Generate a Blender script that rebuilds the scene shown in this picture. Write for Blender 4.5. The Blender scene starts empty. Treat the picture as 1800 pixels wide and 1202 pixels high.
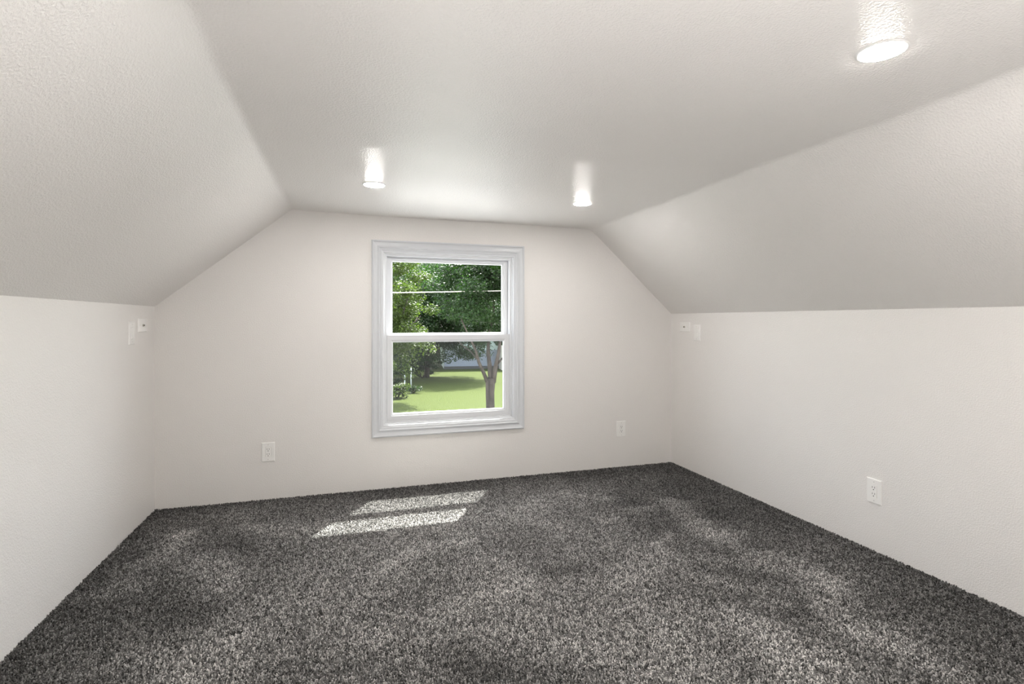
import bpy, bmesh, math, random
import numpy as np
from mathutils import Vector, Matrix

random.seed(7)
rng = np.random.default_rng(7)
scene = bpy.context.scene
COL = scene.collection

# ------------------------------------------------------------------ camera
F_PX, YAW, HORIZON, CX, HC = 927.35, 0.3029, 563.42, 900.0, 1.2
cam_d = bpy.data.cameras.new('camera')
cam_d.sensor_fit = 'HORIZONTAL'
cam_d.sensor_width = 36.0
cam_d.lens = F_PX / 1800.0 * 36.0
cam_d.shift_y = -(601.0 - HORIZON) / 1800.0
cam_d.clip_start = 0.02
cam_d.clip_end = 500
cam = bpy.data.objects.new('camera', cam_d)
COL.objects.link(cam)
cam.location = (0, 0, HC)
cam.rotation_euler = (math.pi / 2, 0, -YAW)
scene.camera = cam

# ------------------------------------------------------------------ sky, sun, exposure
SUN_VEC = Vector((-0.335, -0.55, -1.0)).normalized()       # travel direction of sunlight
world = bpy.data.worlds.new('sky')
scene.world = world
world.use_nodes = True
wn = world.node_tree
bg = wn.nodes['Background']
sky = wn.nodes.new('ShaderNodeTexSky')
sky.sky_type = 'NISHITA'
sky.sun_disc = False
sky.sun_elevation = math.asin(-SUN_VEC.z)
sky.sun_rotation = math.atan2(-SUN_VEC.x, -SUN_VEC.y)
sky.air_density = 1.0
sky.dust_density = 2.0
hz = wn.nodes.new('ShaderNodeHueSaturation')      # hazy, whitish summer sky
hz.inputs['Saturation'].default_value = 0.35
wn.links.new(sky.outputs[0], hz.inputs['Color'])
wn.links.new(hz.outputs[0], bg.inputs[0])
bg.inputs[1].default_value = 1.4
sun_d = bpy.data.lights.new('sun', 'SUN')
sun_d.energy = 26.0
sun_d.angle = math.radians(0.53)
sun_d.color = (1.0, 0.965, 0.91)
sun = bpy.data.objects.new('sun', sun_d)
COL.objects.link(sun)
sun.location = (8, 20, 30)
sun.rotation_euler = SUN_VEC.to_track_quat('-Z', 'Y').to_euler()

LAMP_STRENGTH = 185.0
FILL_STRENGTH = 165.0  # glow of the added fill light
vs = scene.view_settings
vs.view_transform = 'Standard'
vs.look = 'None'
vs.exposure = 0.50
vs.gamma = 1.0
vs.use_curve_mapping = False
scene.cycles.max_bounces = 10
scene.cycles.diffuse_bounces = 8
scene.cycles.adaptive_threshold = 0.03
scene.cycles.transparent_max_bounces = 24
scene.cycles.sample_clamp_indirect = 8.0
scene.cycles.use_denoising = True

# ------------------------------------------------------------------ helpers
def tag(o, label=None, cat=None, group=None, kind=None):
    if label: o['label'] = label
    if cat: o['category'] = cat
    if group: o['group'] = group
    if kind: o['kind'] = kind
    return o

def empty(name, loc=(0, 0, 0), rz=0.0, rot=None):
    o = bpy.data.objects.new(name, None)
    COL.objects.link(o)
    o.empty_display_size = 0.1
    o.location = loc
    o.rotation_euler = rot if rot else (0, 0, rz)
    return o

def link(name, me, mat, parent=None):
    o = bpy.data.objects.new(name, me)
    if mat is not None and not me.materials:
        me.materials.append(mat)
    COL.objects.link(o)
    if parent is not None:
        o.parent = parent
    return o

def mesh(name, verts, faces, mat, parent=None, smooth=False):
    me = bpy.data.meshes.new(name)
    me.from_pydata([tuple(v) for v in verts], [], [tuple(f) for f in faces])
    bm = bmesh.new(); bm.from_mesh(me)
    bmesh.ops.recalc_face_normals(bm, faces=bm.faces)
    bm.to_mesh(me); bm.free()
    if smooth:
        for p in me.polygons: p.use_smooth = True
    me.update()
    return link(name, me, mat, parent)

def box(name, x0, x1, y0, y1, z0, z1, mat, parent=None, bev=0.0, seg=2):
    bm = bmesh.new()
    bmesh.ops.create_cube(bm, size=1.0)
    for v in bm.verts:
        v.co = Vector(((x0 + x1) / 2 + v.co.x * (x1 - x0),
                       (y0 + y1) / 2 + v.co.y * (y1 - y0),
                       (z0 + z1) / 2 + v.co.z * (z1 - z0)))
    if bev > 0:
        bmesh.ops.bevel(bm, geom=bm.edges[:], offset=bev, segments=seg, affect='EDGES', profile=0.6)
    me = bpy.data.meshes.new(name)
    bm.to_mesh(me); bm.free()
    return link(name, me, mat, parent)

def lathe(name, prof, n, mat, parent=None, axis='z', smooth=True, closed=False):
    """prof: list of (r, h); r == 0 makes a pole"""
    verts, faces, rings = [], [], []
    for r, h in prof:
        if r < 1e-7:
            rings.append([len(verts)]); verts.append((0, 0, h))
        else:
            ring = []
            for k in range(n):
                a = 2 * math.pi * k / n
                ring.append(len(verts)); verts.append((r * math.cos(a), r * math.sin(a), h))
            rings.append(ring)
    pairs = list(zip(rings, rings[1:]))
    if closed: pairs.append((rings[-1], rings[0]))
    for A, B in pairs:
        for k in range(n):
            a, b = A[k % len(A)], A[(k + 1) % len(A)]
            c, d = B[(k + 1) % len(B)], B[k % len(B)]
            f = []
            for i in (a, b, c, d):
                if i not in f: f.append(i)
            if len(f) >= 3: faces.append(f)
    if axis == 'y':      # height runs towards -y (out of a wall that faces -y)
        verts = [(x, -h, y) for x, y, h in verts]
    return mesh(name, verts, faces, mat, parent, smooth)

def tube(name, pts, radii, n, mat, parent=None, jitter=0.0):
    verts, faces = [], []
    pts = [Vector(p) for p in pts]
    up = Vector((0.13, 0.98, 0.1)).normalized()
    for i, p in enumerate(pts):
        d = (pts[min(i + 1, len(pts) - 1)] - pts[max(i - 1, 0)]).normalized()
        u = d.cross(up)
        if u.length < 1e-3: u = d.cross(Vector((1, 0, 0)))
        u.normalize(); w = d.cross(u).normalized()
        for k in range(n):
            a = 2 * math.pi * k / n
            r = radii[i] * (1 + jitter * random.uniform(-1, 1))
            verts.append(p + u * (r * math.cos(a)) + w * (r * math.sin(a)))
    for i in range(len(pts) - 1):
        for k in range(n):
            faces.append((i * n + k, i * n + (k + 1) % n, (i + 1) * n + (k + 1) % n, (i + 1) * n + k))
    faces.append(tuple(range(n)))
    faces.append(tuple(range((len(pts) - 1) * n, len(pts) * n)))
    return mesh(name, verts, faces, mat, parent, True)

def prism(name, poly, y0, y1, mat, parent=None):
    """poly in (x, z), extruded along y"""
    n = len(poly)
    verts = [(x, y0, z) for x, z in poly] + [(x, y1, z) for x, z in poly]
    faces = [tuple(range(n)), tuple(range(n, 2 * n))] + [(i, (i + 1) % n, n + (i + 1) % n, n + i) for i in range(n)]
    return mesh(name, verts, faces, mat, parent)

# ------------------------------------------------------------------ materials
def new_mat(name):
    m = bpy.data.materials.new(name); m.use_nodes = True
    nt = m.node_tree
    return m, nt, nt.nodes['Principled BSDF']

def node(nt, kind, **kw):
    n = nt.nodes.new(kind)
    for k, v in kw.items():
        setattr(n, k, v)
    return n

def plain(name, col, rough=0.5, spec=0.5, metal=0.0, coat=0.0):
    m, nt, b = new_mat(name)
    b.inputs['Base Color'].default_value = (*col, 1)
    b.inputs['Roughness'].default_value = rough
    b.inputs['Specular IOR Level'].default_value = spec
    b.inputs['Metallic'].default_value = metal
    b.inputs['Coat Weight'].default_value = coat
    return m

def paint(name, col, rough, spec, scale, strength, dist, wob=0.0):
    """painted orange-peel drywall"""
    m, nt, b = new_mat(name)
    b.inputs['Roughness'].default_value = rough
    b.inputs['Specular IOR Level'].default_value = spec
    tc = node(nt, 'ShaderNodeTexCoord')
    n1 = node(nt, 'ShaderNodeTexNoise'); n1.inputs['Scale'].default_value = scale; n1.inputs['Detail'].default_value = 2.5
    n1.inputs['Roughness'].default_value = 0.55
    nt.links.new(tc.outputs['Object'], n1.inputs['Vector'])
    rmp = node(nt, 'ShaderNodeValToRGB')
    rmp.color_ramp.elements[0].position = 0.38; rmp.color_ramp.elements[1].position = 0.68
    nt.links.new(n1.outputs['Fac'], rmp.inputs[0])
    bp = node(nt, 'ShaderNodeBump'); bp.inputs['Strength'].default_value = strength; bp.inputs['Distance'].default_value = dist
    nt.links.new(rmp.outputs[0], bp.inputs['Height'])
    nt.links.new(bp.outputs[0], b.inputs['Normal'])
    n2 = node(nt, 'ShaderNodeTexNoise'); n2.inputs['Scale'].default_value = 1.3; n2.inputs['Detail'].default_value = 3
    nt.links.new(tc.outputs['Object'], n2.inputs['Vector'])
    mx = node(nt, 'ShaderNodeMix', data_type='RGBA')
    mx.inputs[6].default_value = (*[c * 0.985 for c in col], 1)
    mx.inputs[7].default_value = (*[min(1, c * 1.015) for c in col], 1)
    nt.links.new(n2.outputs['Fac'], mx.inputs[0])
    nt.links.new(mx.outputs[2], b.inputs['Base Color'])
    return m

WALLC = (0.825, 0.803, 0.782)
M_wall = paint('wall_paint', WALLC, 0.42, 0.45, 160, 0.5, 0.0016)
M_ceil = paint('ceiling_paint', WALLC, 0.32, 0.75, 140, 0.58, 0.0019)
M_trim = plain('white_vinyl', (0.70, 0.712, 0.735), 0.30, 0.5)
M_case = plain('white_gloss_trim', (0.66, 0.678, 0.705), 0.28, 0.5)
M_plate = plain('white_plastic', (0.93, 0.92, 0.90), 0.25, 0.5)
M_dark = plain('dark_slot', (0.02, 0.018, 0.016), 0.5)
M_screw = plain('painted_screw', (0.80, 0.79, 0.77), 0.3)
M_metal = plain('nickel', (0.55, 0.53, 0.48), 0.3, metal=1.0)
M_ring = plain('lamp_trim', (0.86, 0.86, 0.85), 0.35)
M_under = plain('plywood', (0.35, 0.26, 0.17), 0.8)

def emit_mat(name, col, s):
    m, nt, b = new_mat(name)
    b.inputs['Base Color'].default_value = (0.9, 0.9, 0.9, 1)
    b.inputs['Emission Color'].default_value = (*col, 1)
    b.inputs['Emission Strength'].default_value = s
    return m
M_lens = emit_mat('lit_lamp_lens', (1.0, 0.965, 0.925), LAMP_STRENGTH)

def glass_mat():
    m = bpy.data.materials.new('window_glass'); m.use_nodes = True
    nt = m.node_tree; nt.nodes.clear()
    out = node(nt, 'ShaderNodeOutputMaterial')
    tr = node(nt, 'ShaderNodeBsdfTransparent'); tr.inputs[0].default_value = (0.95, 0.97, 0.96, 1)
    gl = node(nt, 'ShaderNodeBsdfGlossy'); gl.inputs['Roughness'].default_value = 0.01
    lw = node(nt, 'ShaderNodeLayerWeight'); lw.inputs[0].default_value = 0.5      # Schlick term, the same from both faces
    pw = node(nt, 'ShaderNodeMath', operation='POWER'); pw.inputs[1].default_value = 5.0
    fr = node(nt, 'ShaderNodeMath', operation='MULTIPLY_ADD'); fr.inputs[1].default_value = 0.96; fr.inputs[2].default_value = 0.006
    nt.links.new(lw.outputs['Facing'], pw.inputs[0]); nt.links.new(pw.outputs[0], fr.inputs[0])
    mx = node(nt, 'ShaderNodeMixShader')
    nt.links.new(fr.outputs[0], mx.inputs[0]); nt.links.new(tr.outputs[0], mx.inputs[1]); nt.links.new(gl.outputs[0], mx.inputs[2])
    nt.links.new(mx.outputs[0], out.inputs[0])
    return m
M_glass = glass_mat()

def screen_mat():
    """fine grey insect mesh, too fine to see singly: open area + grey fibre"""
    m = bpy.data.materials.new('insect_mesh'); m.use_nodes = True
    nt = m.node_tree; nt.nodes.clear()
    out = node(nt, 'ShaderNodeOutputMaterial')
    tr = node(nt, 'ShaderNodeBsdfTransparent')
    df = node(nt, 'ShaderNodeBsdfDiffuse'); df.inputs[0].default_value = (0.035, 0.036, 0.038, 1)
    tl = node(nt, 'ShaderNodeBsdfTranslucent'); tl.inputs[0].default_value = (0.03, 0.03, 0.03, 1)
    ad = node(nt, 'ShaderNodeMixShader'); ad.inputs[0].default_value = 0.5
    mx = node(nt, 'ShaderNodeMixShader'); mx.inputs[0].default_value = 0.22
    nt.links.new(df.outputs[0], ad.inputs[1]); nt.links.new(tl.outputs[0], ad.inputs[2])
    nt.links.new(tr.outputs[0], mx.inputs[1]); nt.links.new(ad.outputs[0], mx.inputs[2])
    nt.links.new(mx.outputs[0], out.inputs[0])
    return m
M_screen = screen_mat()

def noise_mat(name, c0, c1, scale, rough=0.9, bump=0.0, bdist=0.02, detail=6, spec=0.3, stretch=None):
    m, nt, b = new_mat(name)
    tc = node(nt, 'ShaderNodeTexCoord')
    n1 = node(nt, 'ShaderNodeTexNoise'); n1.inputs['Scale'].default_value = scale; n1.inputs['Detail'].default_value = detail
    if stretch:
        mp = node(nt, 'ShaderNodeMapping'); mp.inputs['Scale'].default_value = stretch
        nt.links.new(tc.outputs['Object'], mp.inputs[0]); nt.links.new(mp.outputs[0], n1.inputs['Vector'])
    else:
        nt.links.new(tc.outputs['Object'], n1.inputs['Vector'])
    r = node(nt, 'ShaderNodeValToRGB')
    r.color_ramp.elements[0].position = 0.3; r.color_ramp.elements[0].color = (*c0, 1)
    r.color_ramp.elements[1].position = 0.7; r.color_ramp.elements[1].color = (*c1, 1)
    nt.links.new(n1.outputs['Fac'], r.inputs[0]); nt.links.new(r.outputs[0], b.inputs['Base Color'])
    b.inputs['Roughness'].default_value = rough
    b.inputs['Specular IOR Level'].default_value = spec
    if bump:
        bp = node(nt, 'ShaderNodeBump'); bp.inputs['Strength'].default_value = bump; bp.inputs['Distance'].default_value = bdist
        nt.links.new(n1.outputs['Fac'], bp.inputs['Height']); nt.links.new(bp.outputs[0], b.inputs['Normal'])
    return m

# ------------------------------------------------------------------ room shell
XL, XR, YB, YR = -1.1653, 2.6242, 3.8693, -2.3
ZKL, ZKR = 1.2892, 1.2577
XCL, XCR, ZCL, ZCR = -0.3627, 1.8750, 1.9506, 1.9362
T = 0.14
def zc(x): return ZCL + (ZCR - ZCL) * (x - XCL) / (XCR - XCL)

ZF = -0.010
WX0, WX1, WZ0, WZ1 = 0.240, 1.229, 0.443, 1.698              # rough opening

FLOOR = tag(box('floor', XL - T, XR + T, YR - T, YB + T, -0.25, -0.010, M_under), kind='structure')
tag(box('wall_left', XL - T, XL, YR, YB, -0.010, ZKL, M_wall), kind='structure')
tag(box('wall_right', XR, XR + T, YR, YB, -0.010, ZKR, M_wall), kind='structure')

def back_wall():
    ol = [(XL - T, ZF), (WX0, ZF), (WX0, zc(WX0) + T), (XCL - T * 0.6, ZCL + T), (XL - T, ZKL + T)]
    orr = [(WX1, ZF), (XR + T, ZF), (XR + T, ZKR + T), (XCR + T * 0.6, ZCR + T), (WX1, zc(WX1) + T)]
    lo = [(WX0, ZF), (WX1, ZF), (WX1, WZ0), (WX0, WZ0)]
    hi = [(WX0, WZ1), (WX1, WZ1), (WX1, zc(WX1) + T), (WX0, zc(WX0) + T)]
    bm = bmesh.new()
    for poly in (ol, orr, lo, hi):
        for y in (YB, YB + T):
            vs_ = [bm.verts.new((x, y, z)) for x, z in poly]
            bm.faces.new(vs_ if y > YB else vs_[::-1])
    hole = [(WX0, WZ0), (WX1, WZ0), (WX1, WZ1), (WX0, WZ1)]
    outer = [(XL - T, ZF), (XR + T, ZF), (XR + T, ZKR + T), (XCR + T * 0.6, ZCR + T), (XCL - T * 0.6, ZCL + T), (XL - T, ZKL + T)]
    for loop in (hole, outer):
        for (a, b) in zip(loop, loop[1:] + loop[:1]):
            bm.faces.new([bm.verts.new(p) for p in ((a[0], YB, a[1]), (b[0], YB, b[1]), (b[0], YB + T, b[1]), (a[0], YB + T, a[1]))])
    me = bpy.data.meshes.new('wall_back'); bm.to_mesh(me); bm.free()
    return tag(link('wall_back', me, M_wall), kind='structure')
back_wall()
gable = [(XL - T, ZF), (XR + T, ZF), (XR + T, ZKR + T), (XCR + T * .6, ZCR + T), (XCL - T * .6, ZCL + T), (XL - T, ZKL + T)]
tag(prism('wall_rear', gable, YR - T, YR, M_wall), kind='structure')

def ceiling():
    # inner cross-section with soft creases, outer shell above it
    kl, cl, cr, kr = Vector((XL, ZKL)), Vector((XCL, ZCL)), Vector((XCR, ZCR)), Vector((XR, ZKR))
    def fillet(a, c, b, d, n=7):
        p0 = c + (a - c).normalized() * d; p2 = c + (b - c).normalized() * d
        return [(1 - t) ** 2 * p0 + 2 * t * (1 - t) * c + t * t * p2 for t in [i / (n - 1) for i in range(n)]]
    fl = fillet(kl, cl, cr, 0.022); fr = fillet(cl, cr, kr, 0.022)
    sec = [kl.lerp(fl[0], i / 12) for i in range(12)] + fl[:-1] + [fl[-1].lerp(fr[0], i / 24) for i in range(24)] + fr[:-1] + [fr[-1].lerp(kr, i / 12) for i in range(13)]
    ny = 90
    verts, faces = [], []
    ns = len(sec)
    ph = rng.uniform(0, 6.28, 12)
    def wob(x, y):     # taped joints and hand-finished creases: a few millimetres
        w = 0.0016 * math.sin(2.1 * x + 3.3 * y + ph[0]) + 0.0012 * math.sin(4.6 * x - 2.4 * y + ph[1]) + 0.0008 * math.sin(7.1 * y + 1.3 * x + ph[2])
        for c in (XCL, XCR):
            g = math.exp(-((x - c) / 0.06) ** 2)
            w += g * (0.0035 * math.sin(5.2 * y + ph[3] + c) + 0.0022 * math.sin(13.0 * y + ph[4] + 2 * c))
        w -= 0.004 * math.exp(-((y - (2.35 - 0.10 * x)) / 0.10) ** 2)   # taped board joint across the ceiling
        return w
    for j in range(ny + 1):
        y = YR + (YB - YR) * j / ny
        for i, p in enumerate(sec):
            edge = 0.0 if i in (0, ns - 1) else 1.0
            verts.append((p.x, y, p.y + edge * wob(p.x, y)))
    for j in range(ny):
        for i in range(ns - 1):
            faces.append((j * ns + i, j * ns + i + 1, (j + 1) * ns + i + 1, (j + 1) * ns + i))
    ninner = len(faces)
    b0 = len(verts)
    outer = [(XL - T, ZKL), (XL - T, ZKL + T), (XCL - T * .6, ZCL + T), (XCR + T * .6, ZCR + T), (XR + T, ZKR + T), (XR + T, ZKR)]
    for y in (YR, YB):
        for x, z in outer: verts.append((x, y, z))
    for i in range(5):
        faces.append((b0 + i, b0 + i + 1, b0 + 6 + i + 1, b0 + 6 + i))
    me = bpy.data.meshes.new('ceiling'); me.from_pydata(verts, [], faces)
    for k, p in enumerate(me.polygons): p.use_smooth = k < ninner
    return tag(link('ceiling', me, M_ceil), kind='structure')
ceiling()

# ------------------------------------------------------------------ window
def frame_sides(prof, rect, y, close_to=None):
    """mitred frame: prof = [(u inwards from the outer edge, d towards the room)]; returns four (verts, faces)"""
    x0, x1, z0, z1 = rect
    n = len(prof)
    def cor(k, u):
        return [(x0 + u, z0 + u), (x1 - u, z0 + u), (x1 - u, z1 - u), (x0 + u, z1 - u)][k % 4]
    out = []
    for k in range(4):
        A = [(*cor(k, u), d) for u, d in prof]; B = [(*cor(k + 1, u), d) for u, d in prof]
        verts = [(a[0], y - a[2], a[1]) for a in A] + [(b[0], y - b[2], b[1]) for b in B]
        faces = [(i, (i + 1) % n, n + (i + 1) % n, n + i) for i in range(n)] + [tuple(range(n)), tuple(range(n, 2 * n))]
        out.append((verts, faces))
    return out

def frame_one(name, prof, rect, y, mat, parent):
    V, Fc = [], []
    for v, f in frame_sides(prof, rect, y):
        o = len(V); V += v; Fc += [tuple(i + o for i in q) for q in f[:-2]]
    ob = mesh(name, V, Fc, mat, parent)
    return ob

win = empty('window_1', (0, 0, 0)); tag(win, kind='structure')
CASE = (0.165, 1.304, 0.368, 1.773)
cprof = [(0, 0), (0, .015), (.003, .019), (.010, .021), (.014, .017), (.019, .015), (.030, .013), (.038, .0135),
         (.046, .017), (.050, .019), (.054, .017), (.057, .013), (.062, .0115), (.066, .013), (.070, .011), (.075, .009), (.075, 0)]
for v, f in frame_sides(cprof, CASE, YB):
    mesh('casing', v, f, M_case, win)
# vinyl frame set in the opening, stepped towards the sashes
fprof = [(0, .004), (.008, .004), (.010, .001), (.010, -.012), (.016, -.012), (.018, -.015), (.018, -.026), (.030, -.026),
         (.032, -.028), (.032, -.120), (.034, -.122), (.034, -.135), (0, -.135)]
frame_one('window_frame', fprof, (WX0, WX1, WZ0, WZ1), YB, M_trim, win)
# exterior casing
for v, f in frame_sides([(0, 0), (0, -.025), (.09, -.025), (.09, 0)], (WX0 - .08, WX1 + .08, WZ0 - .08, WZ1 + .08), YB + T):
    mesh('exterior_casing', v, f, M_trim, win)
SX0, SX1 = WX0 + .0325, WX1 - .0325
SZ0, SZ1 = WZ0 + .0325, WZ1 - .0215
def sash(name, rect, wid, y_in, y_out):
    """rect outer, wid = (side, bottom, top) widths; glass opening follows"""
    x0, x1, z0, z1 = rect
    ws, wb, wt = wid
    g = (x0 + ws, x1 - ws, z0 + wb, z1 - wt)
    # loops from outer back round to the room side and the glazing bead
    def loop(k, y):   # k: 0 outer .. 1 glass edge, negative extra inset
        return [(x0 + (g[0] - x0) * k, y, z0 + (g[2] - z0) * k), (x1 + (g[1] - x1) * k, y, z0 + (g[2] - z0) * k),
                (x1 + (g[1] - x1) * k, y, z1 + (g[3] - z1) * k), (x0 + (g[0] - x0) * k, y, z1 + (g[3] - z1) * k)]
    ym = (y_in + y_out) / 2
    loops = [loop(0, y_out), loop(0.0, y_in + .002), loop(.05, y_in), loop(.68, y_in), loop(.74, y_in + .004), loop(.92, y_in + .007),
             loop(1.0, y_in + .013), loop(1.0, y_out - .004), loop(.9, y_out)]
    V = [p for L in loops for p in L]
    Fc = []
    m = len(loops)
    for a in range(m):
        b = (a + 1) % m
        for k in range(4):
            Fc.append((a * 4 + k, a * 4 + (k + 1) % 4, b * 4 + (k + 1) % 4, b * 4 + k))
    o = mesh(name, V, Fc, M_trim, win)
    yg = ym + 0.003
    gl = box('glass_pane', g[0] - .006, g[1] + .006, yg - .002, yg + .002, g[2] - .006, g[3] + .006, M_glass, o)
    return o, g
ZM = 1.0955     # top of the lower sash
up, gu = sash('upper_sash', (SX0, SX1, 1.062, SZ1), (.0445, .046, .045), YB + .070, YB + .105)
lo, gl_ = sash('lower_sash', (SX0, SX1, SZ0, ZM), (.0445, .0500, .0535), YB + .030, YB + .065)
tag(up, 'white vinyl upper sash set behind the lower one'); tag(lo, 'white vinyl lower sash in front of the upper one')
# insect screen over the lower half, outside
scr = empty('insect_screen'); scr.parent = win
me_s = mesh('screen_mesh', [(SX0 + .012, YB + .116, SZ0 + .012), (SX1 - .012, YB + .116, SZ0 + .012), (SX1 - .012, YB + .116, ZM - .02), (SX0 + .012, YB + .116, ZM - .02)], [(0, 1, 2, 3)], M_screen, scr)
frame_one('screen_frame', [(0, 0), (0, -.008), (.016, -.008), (.016, 0)], (SX0, SX1, SZ0, ZM - .005), YB + .112, plain('screen_frame_dark', (.16, .16, .165), .5), scr)

# ------------------------------------------------------------------ ceiling lamps
def ceiling_light(x, y, label):
    z = zc(x) + 0.002
    root = empty('recessed_ceiling_light', (x, y, z))
    root.rotation_euler = (0, -math.atan((ZCR - ZCL) / (XCR - XCL)), 0)
    tag(root, label, 'ceiling light', 'round recessed ceiling lights')
    lathe('trim_ring', [(.0500, .004), (.0640, .004), (.0640, -.0020), (.0620, -.0036), (.0580, -.0044), (.0545, -.0040), (.0520, -.0030), (.0500, -.002)],
          48, M_ring, root, closed=True)
    lathe('lens', [(.0535, -.0036), (.0530, -.0050), (.0495, -.0059), (.038, -.0066), (.020, -.0072), (0, -.0074)], 48, M_lens, root)
ceiling_light(0.142, 3.00, 'small round ceiling light above and left of the window top')
ceiling_light(1.419, 3.05, 'small round ceiling light above and right of the window, near the right slope')
ceiling_light(1.402, 1.08, 'large looking lit round ceiling light nearest the camera at upper right')
ceiling_light(0.142, 1.08, 'round ceiling light just above the top edge of the photo')
ceiling_light(0.142, -0.85, 'round ceiling light added unseen behind the camera on the left')  # rear pair added out of view to brighten the room
ceiling_light(1.402, -0.85, 'round ceiling light added unseen behind the camera on the right')

def fill_light(x, y, label):  # added out of view, only to light the ceiling
    """open-topped drum light, added unseen behind the camera to brighten the ceiling"""
    root = empty('added_fill_light', (x, y, ZF + .002)); tag(root, label, 'added light')
    lathe('base', [(0, 0), (.17, 0), (.17, .012), (.15, .02), (.02, .03), (.02, .36), (0, .36)], 32, M_metal, root)
    lathe('drum_shade', [(.196, .02), (.200, .02), (.206, .61), (.202, .61)], 48, M_case, root, closed=True)
    g = [(0.15 * math.sin(math.pi * k / 16), .51 - 0.15 * math.cos(math.pi * k / 16)) for k in range(17)]
    g[0] = (0, g[0][1]); g[-1] = (0, g[-1][1])
    lathe('fill_globe', g, 32, emit_mat('fill_glow', (1.0, 0.97, 0.94), FILL_STRENGTH), root)
fill_light(0.45, -0.45, 'white drum fill light added unseen behind the camera')

# ------------------------------------------------------------------ wall plates
def plate_body(w, h, parent, hole=None, name='cover_plate'):
    """bevelled plate facing -y with its back at y = 0; optional rectangular opening"""
    d, b = 0.0065, 0.004
    if hole is None:
        loops = [(w, h, 0), (w, h, -.002), (w - b, h - b * .6, -d + .001), (w - 2 * b, h - 2 * b, -d)]
    else:
        hw, hh = hole
        loops = [(w, h, 0), (w, h, -.002), (w - b, h - b * .6, -d + .001), (w - 2 * b, h - 2 * b, -d), (hw + .002, hh + .002, -d), (hw, hh, -d + .001), (hw, hh, 0)]
    V = []
    for a, c, y in loops:
        V += [(-a / 2, y, -c / 2), (a / 2, y, -c / 2), (a / 2, y, c / 2), (-a / 2, y, c / 2)]
    Fc = []
    for i in range(len(loops) - 1):
        for k in range(4): Fc.append((i * 4 + k, i * 4 + (k + 1) % 4, (i + 1) * 4 + (k + 1) % 4, (i + 1) * 4 + k))
    if hole is None:
        n = (len(loops) - 1) * 4; Fc.append((n, n + 1, n + 2, n + 3)); Fc.append((0, 1, 2, 3))
    return mesh(name, V, Fc, M_plate, parent)

def screw(parent, x, z, y=-.0065):
    s = lathe('screw', [(.0032, 0), (.0032, .0006), (.0022, .0011), (0, .0012)], 14, M_screw, parent, axis='y')
    s.location = (x, y, z)
    sl = box('screw_slot', -.0026, .0026, -.00135, -.0010, -.0004, .0004, M_dark, s)

def outlet(loc, rz, label):
    root = empty('wall_outlet', loc, rz)
    tag(root, label, 'outlet', 'white wall outlets')
    plate_body(.082, .127, root, (.0345, .068))
    r = box('receptacle', -.0166, .0166, -.0092, -.0005, -.0333, .0333, M_plate, root, .0012)
    for s in (1, -1):
        zc_ = s * .0165 + .002
        for dx, hh in ((-.0064, .0040), (.0064, .0048)):
            box('slot', dx - .0011, dx + .0011, -.0095, -.0080, zc_ - hh + .002, zc_ + hh + .002, M_dark, r)
        g = lathe('ground_hole', [(0, 0), (.0027, 0), (.0027, .0011), (0, .0011)], 14, M_dark, r, axis='y')
        g.location = (0, -.0084, zc_ - .0098)
    screw(root, 0, .0485); screw(root, 0, -.0485)
    return root

def switch(loc, rz, label):
    root = empty('light_switch', loc, rz)
    tag(root, label, 'light switch', 'rocker light switches')
    plate_body(.080, .128, root, (.0345, .068))
    box('switch_frame', -.0166, .0166, -.0078, -.0005, -.0333, .0333, M_plate, root, .001)
    # paddle, tipped: upper half presses in
    V = [(-.0135, -.0070, .030), (.0135, -.0070, .030), (.0135, -.0088, 0), (-.0135, -.0088, 0), (.0135, -.0128, -.030), (-.0135, -.0128, -.030),
         (-.0135, -.006, .030), (.0135, -.006, .030), (.0135, -.006, -.030), (-.0135, -.006, -.030)]
    mesh('paddle', V, [(0, 1, 2, 3), (3, 2, 4, 5), (6, 7, 1, 0), (5, 4, 8, 9), (6, 0, 3, 5, 9), (7, 8, 4, 2, 1), (6, 9, 8, 7)], M_plate, root)
    screw(root, 0, .0485); screw(root, 0, -.0485)
    return root

def jack(loc, rz, label):
    root = empty('cable_jack_plate', loc, rz)
    tag(root, label, 'wall plate', 'horizontal cable jack plates')
    plate_body(.128, .080, root)
    lathe('jack_nut', [(.0085, 0), (.0085, .0028), (.0062, .0030), (.0062, .0075), (.0050, .0080), (.0030, .0080)], 6, M_metal, root, axis='y', smooth=False).location = (0, -.0065, 0)
    lathe('jack_socket', [(0, 0), (.0050, 0), (.0050, .0016), (0, .0016)], 16, M_dark, root, axis='y').location = (0, -.0135, 0)
    screw(root, -.043, 0); screw(root, .043, 0)
    return root

E2 = 0.0
outlet((-.505, YB, .319), 0, 'white duplex outlet low on the back wall, left of the window')
outlet((2.147, YB, .312), 0, 'white duplex outlet low on the back wall, right of the window')
outlet((XR, 2.060, .312), math.radians(-90), 'white duplex outlet low on the right knee wall above the carpet')
switch((XL, 3.488, 1.129), math.radians(90), 'narrow looking white rocker switch at the top of the left knee wall')
switch((XR, 3.520, 1.105), math.radians(-90), 'narrow looking white rocker switch at the top of the right knee wall')
jack((XL, 3.650, 1.172), math.radians(90), 'white plate with a dark jack high on the left knee wall by the corner')
jack((XR, 3.675, 1.149), math.radians(-90), 'white plate with a dark jack high on the right knee wall by the corner')

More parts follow.
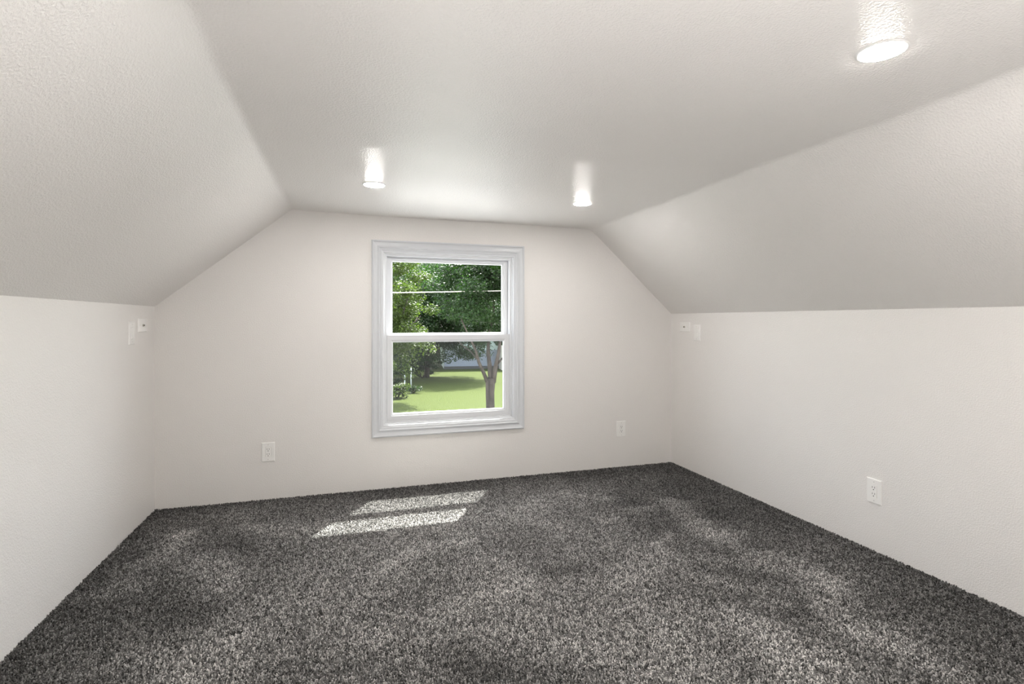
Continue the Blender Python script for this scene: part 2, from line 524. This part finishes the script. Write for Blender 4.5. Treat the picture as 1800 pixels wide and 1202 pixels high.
# ------------------------------------------------------------------ carpet
def carpet_mat():
    m, nt, b = new_mat('carpet_yarn')
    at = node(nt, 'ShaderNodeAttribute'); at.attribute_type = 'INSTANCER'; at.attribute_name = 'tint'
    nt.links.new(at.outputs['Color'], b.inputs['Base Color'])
    b.inputs['Roughness'].default_value = 0.85
    b.inputs['Specular IOR Level'].default_value = 0.15
    b.inputs['Sheen Weight'].default_value = 0.15
    b.inputs['Sheen Roughness'].default_value = 0.5
    return m
M_yarn = carpet_mat()
M_backing = noise_mat('carpet_backing', (.05, .05, .05), (.22, .215, .21), 260, 0.95, 0.6, 0.006, 3, 0.1)

def vnoise(x, y, s, seed):
    """smooth value noise on arrays"""
    r = np.random.default_rng(seed); G = r.random((256, 256))
    X, Y = x * s + 40, y * s + 40
    i, j = np.floor(X).astype(int), np.floor(Y).astype(int)
    fx, fy = X - i, Y - j
    fx = fx * fx * (3 - 2 * fx); fy = fy * fy * (3 - 2 * fy)
    g = lambda a, b_: G[a % 256, b_ % 256]
    return (g(i, j) * (1 - fx) + g(i + 1, j) * fx) * (1 - fy) + (g(i, j + 1) * (1 - fx) + g(i + 1, j + 1) * fx) * fy

def carpet():
    sp = 0.0050
    y0 = 0.35
    nx, ny = int((XR - XL) / sp), int((YB - y0) / sp)
    gx, gy = np.meshgrid(np.arange(nx), np.arange(ny))
    x = XL + (gx.ravel() + 0.5 + rng.uniform(-.45, .45, nx * ny)) * (XR - XL) / nx
    y = y0 + (gy.ravel() + 0.5 + rng.uniform(-.45, .45, nx * ny)) * (YB - y0) / ny
    n = len(x)
    # pile lay: vacuum strokes and footprints turn patches of pile over
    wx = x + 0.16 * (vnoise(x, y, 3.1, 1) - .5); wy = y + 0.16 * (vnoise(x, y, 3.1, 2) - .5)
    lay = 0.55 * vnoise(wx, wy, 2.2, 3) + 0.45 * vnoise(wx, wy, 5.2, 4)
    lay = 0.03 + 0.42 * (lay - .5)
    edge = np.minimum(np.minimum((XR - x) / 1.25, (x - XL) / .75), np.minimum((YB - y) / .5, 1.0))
    lay = lay + 0.42 * np.clip(edge, 0, 1)  # darkens tint toward the walls: light falloff painted in with the lay
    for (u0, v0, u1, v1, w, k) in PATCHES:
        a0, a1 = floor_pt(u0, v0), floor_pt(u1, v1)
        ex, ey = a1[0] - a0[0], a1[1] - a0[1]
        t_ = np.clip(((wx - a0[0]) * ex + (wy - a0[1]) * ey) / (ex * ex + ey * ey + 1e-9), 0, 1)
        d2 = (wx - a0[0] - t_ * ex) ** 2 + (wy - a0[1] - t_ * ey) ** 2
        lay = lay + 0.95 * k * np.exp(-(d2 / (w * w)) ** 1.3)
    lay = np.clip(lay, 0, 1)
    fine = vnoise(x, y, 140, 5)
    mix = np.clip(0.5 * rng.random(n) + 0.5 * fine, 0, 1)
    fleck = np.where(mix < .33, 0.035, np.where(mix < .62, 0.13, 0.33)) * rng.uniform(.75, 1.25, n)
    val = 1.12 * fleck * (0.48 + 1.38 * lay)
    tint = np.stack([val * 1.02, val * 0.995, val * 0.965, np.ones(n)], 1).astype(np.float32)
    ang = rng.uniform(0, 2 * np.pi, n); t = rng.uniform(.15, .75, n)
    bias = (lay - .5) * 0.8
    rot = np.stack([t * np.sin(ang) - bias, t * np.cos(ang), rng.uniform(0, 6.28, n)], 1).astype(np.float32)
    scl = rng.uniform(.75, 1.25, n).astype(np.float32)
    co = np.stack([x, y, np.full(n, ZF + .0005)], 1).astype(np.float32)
    me = bpy.data.meshes.new('carpet_pile')
    me.vertices.add(n); me.vertices.foreach_set('co', co.ravel())
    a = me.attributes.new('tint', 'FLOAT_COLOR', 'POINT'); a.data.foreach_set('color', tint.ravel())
    a = me.attributes.new('lay', 'FLOAT_VECTOR', 'POINT'); a.data.foreach_set('vector', rot.ravel())
    a = me.attributes.new('size', 'FLOAT', 'POINT'); a.data.foreach_set('value', scl)
    me.update()
    o = link('carpet_pile', me, M_yarn)
    ng = bpy.data.node_groups.new('pile', 'GeometryNodeTree')
    ng.interface.new_socket('Geometry', in_out='INPUT', socket_type='NodeSocketGeometry')
    ng.interface.new_socket('Geometry', in_out='OUTPUT', socket_type='NodeSocketGeometry')
    gi = ng.nodes.new('NodeGroupInput'); go = ng.nodes.new('NodeGroupOutput')
    tp = ng.nodes.new('GeometryNodeMeshToPoints')
    cone = ng.nodes.new('GeometryNodeMeshCone'); cone.fill_type = 'TRIANGLE_FAN'
    cone.inputs['Vertices'].default_value = 5; cone.inputs['Side Segments'].default_value = 2; cone.inputs['Fill Segments'].default_value = 1
    cone.inputs['Radius Top'].default_value = 0.0019; cone.inputs['Radius Bottom'].default_value = 0.0027; cone.inputs['Depth'].default_value = 0.0125
    tr = ng.nodes.new('GeometryNodeSetMaterial'); tr.inputs['Material'].default_value = M_yarn
    ip = ng.nodes.new('GeometryNodeInstanceOnPoints')
    na = ng.nodes.new('GeometryNodeInputNamedAttribute'); na.data_type = 'FLOAT_VECTOR'; na.inputs[0].default_value = 'lay'
    nb = ng.nodes.new('GeometryNodeInputNamedAttribute'); nb.data_type = 'FLOAT'; nb.inputs[0].default_value = 'size'
    e2r = ng.nodes.new('FunctionNodeEulerToRotation')
    L = ng.links
    L.new(gi.outputs[0], tp.inputs['Mesh']); L.new(tp.outputs[0], ip.inputs['Points'])
    L.new(cone.outputs['Mesh'], tr.inputs['Geometry']); L.new(tr.outputs[0], ip.inputs['Instance'])
    L.new(na.outputs['Attribute'], e2r.inputs[0]); L.new(e2r.outputs[0], ip.inputs['Rotation'])
    L.new(nb.outputs['Attribute'], ip.inputs['Scale'])
    L.new(ip.outputs[0], go.inputs[0])
    md = o.modifiers.new('pile', 'NODES'); md.node_group = ng
    tag(o, 'grey flecked cut pile carpet covering the whole attic floor', 'carpet', kind='stuff')
    return o

def floor_pt(u, v):
    D = F_PX * HC / (v - HORIZON); X = (u - CX) / F_PX * D
    c, s_ = math.cos(YAW), math.sin(YAW)
    return (c * X + s_ * D, -s_ * X + c * D)
# strokes of turned pile: photo pixels of both ends (taken onto the floor), half width in metres, strength
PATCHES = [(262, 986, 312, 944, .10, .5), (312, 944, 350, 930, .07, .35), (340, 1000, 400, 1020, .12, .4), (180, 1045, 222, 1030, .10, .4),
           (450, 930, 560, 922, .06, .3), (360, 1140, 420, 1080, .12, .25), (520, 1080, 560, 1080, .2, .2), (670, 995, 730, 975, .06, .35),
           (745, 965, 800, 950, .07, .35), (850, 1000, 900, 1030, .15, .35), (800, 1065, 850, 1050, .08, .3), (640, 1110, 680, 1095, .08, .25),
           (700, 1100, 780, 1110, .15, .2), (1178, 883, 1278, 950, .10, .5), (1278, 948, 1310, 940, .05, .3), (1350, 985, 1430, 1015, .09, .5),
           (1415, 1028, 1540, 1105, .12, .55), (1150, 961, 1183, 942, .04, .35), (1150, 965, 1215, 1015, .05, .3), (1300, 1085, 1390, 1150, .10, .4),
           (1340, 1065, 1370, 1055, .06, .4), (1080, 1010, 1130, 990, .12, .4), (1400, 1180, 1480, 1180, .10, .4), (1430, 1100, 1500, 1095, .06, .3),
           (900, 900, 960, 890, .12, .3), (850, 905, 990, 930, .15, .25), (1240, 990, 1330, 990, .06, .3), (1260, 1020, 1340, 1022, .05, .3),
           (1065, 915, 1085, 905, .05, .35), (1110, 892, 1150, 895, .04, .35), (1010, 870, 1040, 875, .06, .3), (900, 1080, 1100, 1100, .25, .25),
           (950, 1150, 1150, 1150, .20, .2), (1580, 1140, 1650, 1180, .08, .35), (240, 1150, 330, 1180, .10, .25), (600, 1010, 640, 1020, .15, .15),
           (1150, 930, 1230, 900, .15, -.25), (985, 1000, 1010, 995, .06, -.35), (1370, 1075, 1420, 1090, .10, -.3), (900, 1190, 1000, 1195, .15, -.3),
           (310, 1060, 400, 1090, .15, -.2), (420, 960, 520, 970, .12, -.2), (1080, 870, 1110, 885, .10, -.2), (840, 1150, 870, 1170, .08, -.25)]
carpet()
box('carpet_backing', XL, XR, YR, YB, ZF, ZF + .0015, M_backing, FLOOR)

# ------------------------------------------------------------------ outdoors
GZ = -3.0
def at(u, v, D):
    """world point seen at photo pixel (u, v) at distance D along the lens axis"""
    X = (u - CX) / F_PX * D; c, s = math.cos(YAW), math.sin(YAW)
    return Vector((c * X + s * D, -s * X + c * D, HC + (HORIZON - v) / F_PX * D))
def ground(u, D):
    p = at(u, HORIZON, D); return Vector((p.x, p.y, GZ))

M_lawn = noise_mat('lawn_grass', (.015, .026, .0025), (.050, .062, .009), 14.0, 0.9, 1.0, 0.05, 10, 0.1)
M_concrete = noise_mat('concrete', (.52, .50, .47), (.62, .60, .57), 3, 0.9, 0.1)
M_asphalt = noise_mat('asphalt', (.12, .12, .12), (.20, .20, .195), 30, 0.9, 0.2)
M_bark = noise_mat('bark', (.022, .018, .015), (.066, .054, .046), 9, 0.95, 1.0, 0.05, 6, 0.1, (1, 1, .25))

tag(box('lawn', -60, 90, 24.35, 130, GZ - .3, GZ, M_lawn), 'sunny mown green lawn beyond the sidewalk', 'lawn', kind='stuff')
tag(box('bounce_paving', -60, 90, YB + T + .01, 9.0, GZ - .3, GZ, M_concrete), kind='structure')  # unseen yard, and street beyond, paved pale to bounce daylight onto the ceiling
tag(box('street', -60, 90, 9.0, 18.2, GZ - .35, GZ - .08, M_concrete), kind='structure')
tag(box('parkway_grass', -60, 90, 18.2, 22.8, GZ - .3, GZ - .01, M_lawn), 'strip of grass between the street and the sidewalk', 'lawn', kind='stuff')
# unseen roof added under the window to bounce daylight in (sheds away from the wall)
M_bounce_roof = plain('bounce_roofing', (.20, .20, .20), .6, .3)
bounce_roof = empty('added_bounce_roof', (0, YB + T + .03, 0)); tag(bounce_roof, 'grey metal roof added unseen below the window to bounce daylight', 'roof')
mesh('roof_deck', [(-3.2, 0, .02), (5.2, 0, .02), (5.2, 3.2, -.62), (-3.2, 3.2, -.62), (-3.2, 0, -.10), (5.2, 0, -.10), (5.2, 3.2, -.74), (-3.2, 3.2, -.74)],
     [(0, 1, 2, 3), (4, 5, 6, 7), (0, 1, 5, 4), (1, 2, 6, 5), (2, 3, 7, 6), (3, 0, 4, 7)], M_bounce_roof, bounce_roof)
for k in range(20):
    x_ = -3.0 + k * .42
    mesh('standing_seam', [(x_, 0, .05), (x_ + .02, 0, .05), (x_ + .02, 3.2, -.59), (x_, 3.2, -.59), (x_, 0, .02), (x_ + .02, 0, .02), (x_ + .02, 3.2, -.62), (x_, 3.2, -.62)],
         [(0, 1, 2, 3), (0, 1, 5, 4), (1, 2, 6, 5), (2, 3, 7, 6), (3, 0, 4, 7), (4, 5, 6, 7)], M_bounce_roof, bounce_roof)
for x_ in (-3.0, 1.0, 5.0):
    box('bounce_roof_post', x_ - .07, x_ + .07, 2.95, 3.09, GZ, -.70, M_trim, bounce_roof)

sw = empty('sidewalk', (0, 23.57, GZ)); tag(sw, kind='structure')
for k in range(-6, 16):
    s = box('paving_slab', k * 1.5 + .008, k * 1.5 + 1.492, -.76, .77, -.12, .015, M_concrete, sw, .01, 1)

# leaves
def leaf_mat(name, col, trans):
    m = bpy.data.materials.new(name); m.use_nodes = True
    nt = m.node_tree; nt.nodes.clear()
    out = node(nt, 'ShaderNodeOutputMaterial')
    geo = node(nt, 'ShaderNodeNewGeometry')
    r = node(nt, 'ShaderNodeValToRGB')
    r.color_ramp.elements[0].color = (*[c * .55 for c in col], 1); r.color_ramp.elements[1].color = (*[c * 1.5 for c in col], 1)
    nt.links.new(geo.outputs['Random Per Island'], r.inputs[0])
    b = node(nt, 'ShaderNodeBsdfPrincipled'); b.inputs['Roughness'].default_value = 0.45; b.inputs['Specular IOR Level'].default_value = 0.18
    nt.links.new(r.outputs[0], b.inputs['Base Color'])
    t = node(nt, 'ShaderNodeBsdfTranslucent')
    mu = node(nt, 'ShaderNodeMix', data_type='RGBA', blend_type='MULTIPLY'); mu.inputs[0].default_value = 1; mu.inputs[7].default_value = (*trans, 1)
    nt.links.new(r.outputs[0], mu.inputs[6]); nt.links.new(mu.outputs[2], t.inputs[0])
    mx = node(nt, 'ShaderNodeMixShader'); mx.inputs[0].default_value = 0.45
    nt.links.new(b.outputs[0], mx.inputs[1]); nt.links.new(t.outputs[0], mx.inputs[2]); nt.links.new(mx.outputs[0], out.inputs[0])
    return m
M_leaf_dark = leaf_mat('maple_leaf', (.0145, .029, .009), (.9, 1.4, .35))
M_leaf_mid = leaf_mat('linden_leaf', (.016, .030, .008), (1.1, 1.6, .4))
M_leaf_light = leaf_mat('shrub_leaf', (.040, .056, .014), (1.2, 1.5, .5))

def foliage(name, clumps, per, leaf, mat, parent, seed):
    """clumps: (n,4) centre + radius"""
    r = np.random.default_rng(seed)
    C = np.repeat(clumps, per, axis=0); n = len(C)
    d = r.normal(size=(n, 3)); d /= np.linalg.norm(d, axis=1)[:, None]
    rad = r.random(n) ** 0.45
    p = C[:, :3] + d * (C[:, 3] * rad)[:, None] * np.array([1, 1, .62])
    nrm = r.normal(size=(n, 3)) * .62 + np.array([0, 0, .8]) + d * .45
    nrm /= np.linalg.norm(nrm, axis=1)[:, None]
    ax = np.cross(nrm, r.normal(size=(n, 3))); ax /= np.linalg.norm(ax, axis=1)[:, None]
    bx_ = np.cross(nrm, ax)
    L = (leaf * r.uniform(.6, 1.3, n))[:, None]
    v = np.stack([p - ax * L * .55, p + bx_ * L * .36 - nrm * L * .07 - ax * L * .05, p + ax * L * .62 - nrm * L * .12, p - bx_ * L * .36 - nrm * L * .07 - ax * L * .05], 1).reshape(-1, 3)
    idx = np.arange(4 * n, dtype=np.int32)
    me = bpy.data.meshes.new(name)
    me.vertices.add(4 * n); me.vertices.foreach_set('co', v.astype(np.float32).ravel())
    me.loops.add(4 * n); me.loops.foreach_set('vertex_index', idx)
    me.polygons.add(n); me.polygons.foreach_set('loop_start', idx[::4]); me.polygons.foreach_set('loop_total', np.full(n, 4, dtype=np.int32))
    me.update(calc_edges=True); me.validate()
    o = link(name, me, mat, parent); o['kind'] = 'stuff'
    return o

def crown_clumps(c, rad, n, cr, seed, low=-1.0):
    r = np.random.default_rng(seed); out = []
    while len(out) < n:
        d = r.normal(size=3); d /= np.linalg.norm(d)
        if d[2] < low: continue
        k = r.random() ** .5
        out.append([c[0] + d[0] * rad[0] * k, c[1] + d[1] * rad[1] * k, c[2] + d[2] * rad[2] * k, cr * r.uniform(.6, 1.3)])
    return np.array(out)

def tree(name, label, base, top_z, crown_c, rad, nclump, per, leaf, mat, seed, trunk_r=.22, cr=.75, low=-1.0, group='trees outside the window'):
    root = empty(name, base); tag(root, label, 'tree', group)
    b = Vector(base)
    rnd = random.Random(seed)
    cc = Vector(crown_c) - b
    tube('trunk', [(0, 0, 0), (0.03, 0, .5), (cc.x * .15, cc.y * .15, cc.z * .5), (cc.x * .6, cc.y * .6, cc.z), (cc.x, cc.y, cc.z + rad[2] * .6)],
         [trunk_r * 1.25, trunk_r, trunk_r * .85, trunk_r * .55, trunk_r * .12], 12, M_bark, root, .05)
    for k in range(7):
        a = k * 2.4 + rnd.random(); h = cc.z * rnd.uniform(.45, .9)
        s = Vector((cc.x * .3, cc.y * .3, h)); e = Vector((cc.x + math.cos(a) * rad[0] * .75, cc.y + math.sin(a) * rad[1] * .75, cc.z + rnd.uniform(-.2, .5) * rad[2]))
        m_ = s.lerp(e, .5) + Vector((0, 0, -.15 * rad[2]))
        tube('branch', [s, m_, e], [trunk_r * .4, trunk_r * .25, .02], 8, M_bark, root)
    cl = crown_clumps((cc.x, cc.y, cc.z), rad, nclump, cr, seed, low)
    foliage('foliage', cl, per, leaf, mat, root, seed + 1)
    return root

# forked street tree in the parkway
fb = ground(862, 20.3)
ft = empty('forked_tree', fb); tag(ft, 'forked grey barked tree whose trunk rises at the right of the lower pane', 'tree', 'trees outside the window')
def fp(u, v, D=20.3): return at(u, v, D) - fb
tube('trunk', [(0, 0, 0), fp(862, 745), fp(862, 715), fp(861.5, 690), fp(862, 672), fp(862, 664)], [.25, .19, .165, .165, .185, .17], 16, M_bark, ft, .05)
for pts, rr in ([[(858, 674, 20.3), (850, 655, 20.2), (842, 637, 20.0), (836, 615, 19.8), (824, 590, 19.6), (806, 550, 19.3)], .085],
                [[(863, 672, 20.3), (861, 645, 20.4), (858, 620, 20.5), (859, 590, 20.6), (868, 545, 20.7), (865, 490, 20.8)], .105],
                [[(867, 672, 20.3), (871, 645, 20.2), (876, 622, 20.1), (880, 595, 20.0), (895, 550, 19.8), (912, 500, 19.6)], .10],
                [[(874, 640, 20.2), (882, 631, 20.1), (892, 622, 20.0), (915, 600, 19.7)], .045],
                [[(840, 632, 20.0), (828, 618, 20.2), (812, 606, 20.5), (790, 585, 20.8)], .035]):
    tube('branch', [fp(*p) for p in pts], [rr * (1 - .8 * i / (len(pts) - 1)) for i in range(len(pts))], 10, M_bark, ft, .05)
cc = at(890, 505, 20.5) - fb
cl = crown_clumps((cc.x, cc.y, cc.z + .3), (3.0, 2.9, 2.35), 210, .62, 31, -.8)
low = []
for (u_, v_, D_, r_) in [(872, 572, 20.0, .45), (884, 580, 20.4, .45), (880, 556, 19.6, .5), (862, 562, 21.0, .45), (895, 590, 20.2, .5), (898, 560, 20.8, .6), (850, 575, 20.9, .4), (838, 585, 20.6, .4), (868, 590, 21.2, .35), (826, 578, 20.9, .4), (846, 598, 20.4, .3), (880, 600, 20.6, .28)]:
    p_ = at(u_, v_, D_) - fb; low.append([p_.x, p_.y, p_.z, r_])
cl = np.vstack([cl, np.array(low)])
foliage('foliage', cl, 330, .085, M_leaf_dark, ft, 32)

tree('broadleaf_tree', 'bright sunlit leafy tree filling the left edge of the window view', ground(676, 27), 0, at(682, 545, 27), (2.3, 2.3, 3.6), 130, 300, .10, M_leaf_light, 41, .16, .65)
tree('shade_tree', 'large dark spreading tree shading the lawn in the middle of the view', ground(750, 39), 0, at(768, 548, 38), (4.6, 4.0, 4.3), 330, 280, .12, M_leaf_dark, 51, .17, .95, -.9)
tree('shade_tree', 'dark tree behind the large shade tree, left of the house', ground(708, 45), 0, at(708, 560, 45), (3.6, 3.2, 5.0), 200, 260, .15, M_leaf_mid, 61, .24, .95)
for i, (u, D, v, rx, rz_, lb) in enumerate([(640, 50, 520, 5, 6.0, 'tall background tree seen past the left edge of the window'),
                                           (700, 58, 500, 5.5, 7.0, 'tall background tree behind the bright left tree'),
                                           (770, 62, 495, 6, 7.5, 'tall background tree behind the middle shade tree'),
                                           (845, 60, 500, 6, 7.0, 'tall background tree rising behind the grey house'),
                                           (920, 58, 505, 6, 6.5, 'tall background tree at the right behind the house')]):
    tree('background_tree', lb, ground(u, D), 0, at(u, v, D), (rx, rx * .8, rz_), 170, 240, .20, M_leaf_mid, 71 + i * 3, .3, 1.3)

def shrub(u, D, rx, rz_, n, per, leaf, mat, label, seed):
    g = ground(u, D)
    root = empty('shrub', g); tag(root, label, 'shrub', 'shrubs on the lawn')
    for k in range(6):
        a = k * 1.05
        tube('stem', [(0, 0, 0), (math.cos(a) * rx * .3, math.sin(a) * rx * .3, rz_ * .6), (math.cos(a) * rx * .6, math.sin(a) * rx * .6, rz_ * 1.3)], [.02, .014, .006], 6, M_bark, root)
    cl = crown_clumps((0, 0, rz_), (rx, rx, rz_ * .8), n, .22, seed)
    foliage('foliage', cl, per, leaf, mat, root, seed + 1)
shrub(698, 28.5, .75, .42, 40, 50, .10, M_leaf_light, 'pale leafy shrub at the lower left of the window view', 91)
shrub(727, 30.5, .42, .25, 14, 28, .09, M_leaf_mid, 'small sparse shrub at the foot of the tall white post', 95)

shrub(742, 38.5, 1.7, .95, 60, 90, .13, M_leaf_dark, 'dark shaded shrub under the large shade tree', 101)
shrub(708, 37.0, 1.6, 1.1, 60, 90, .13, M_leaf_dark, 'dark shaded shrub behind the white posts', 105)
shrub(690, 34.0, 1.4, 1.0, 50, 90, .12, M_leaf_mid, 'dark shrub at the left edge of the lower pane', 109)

M_post = plain('white_post', (.34, .36, .36), .5)
def post(u, v_top, D, label):
    g = ground(u, D); h = at(u, v_top, D).z - GZ
    root = empty('garden_post', g); tag(root, label, 'post', 'white garden posts')
    tube('pole', [(0, 0, 0), (0, 0, h * .5), (0, 0, h)], [.032, .032, .032], 12, M_post, root)
    lathe('cap', [(.036, h - .01), (.036, h + .01), (.02, h + .03), (0, h + .035)], 12, M_post, root)
post(722.5, 647, 30.5, 'taller white post standing in front of the shaded trees')
post(711.5, 660, 32.0, 'shorter white post left of the tall one, partly behind leaves')

# overhead cable across the upper pane
wl, wr = at(690, 514.5, 17.6), at(881, 511.0, 18.75)
d_ = (wr - wl)
pts = []
for k in range(25):
    t = -4 + 9 * k / 24
    p = wl + d_ * t; p.z += 0.012 * (t * t - t) * 1.0
    pts.append(p)
M_cable = plain('weathered_cable', (.42, .37, .33), .5)
tag(tube('overhead_cable', pts, [.015] * 25, 8, M_cable), 'thin pale overhead cable crossing the upper window pane', 'cable')

# house beyond the lawn
M_siding = plain('blue_grey_siding', (.20, .22, .27), .7)
M_green = plain('pale_green_siding', (.42, .50, .48), .7)  # upper boards and wall body, paler and greener than the lower boards
M_cream = plain('cream_siding', (.62, .56, .50), .7)
M_roof = noise_mat('asphalt_shingle', (.07, .065, .06), (.13, .12, .11), 8, .9)
hg = ground(850, 46.0)
house = empty('house', hg, -0.12); tag(house, 'low grey house beyond the lawn behind the forked tree', 'house')
for k in range(9):
    box('siding_board', -3.4, 3.2, 0 - .012 * (k % 1), .12, .25 + k * .155, .25 + k * .155 + .150, M_siding, house)
for k in range(9):
    box('siding_board', -3.4, 3.2, 0, .12, .25 + (k + 9) * .155, .25 + (k + 9) * .155 + .150, M_green, house)
box('wall', -3.4, 3.2, .12, 7, 0, 3.05, M_green, house)
box('foundation', -3.42, 3.22, -.02, .12, 0, .24, plain('dark_foundation', (.05, .05, .05), .9), house)
box('cream_wing', 1.35, 6.5, -1.6, 0, 0, 2.9, M_cream, house)
mesh('roof', [(-3.9, -.6, 3.0), (7, -.6, 3.0), (7, 7.6, 3.0), (-3.9, 7.6, 3.0), (-3.9, 3.5, 5.0), (7, 3.5, 5.0)], [(0, 1, 5, 4), (2, 3, 4, 5), (0, 4, 3), (1, 2, 5), (0, 3, 2, 1)], M_roof, house)
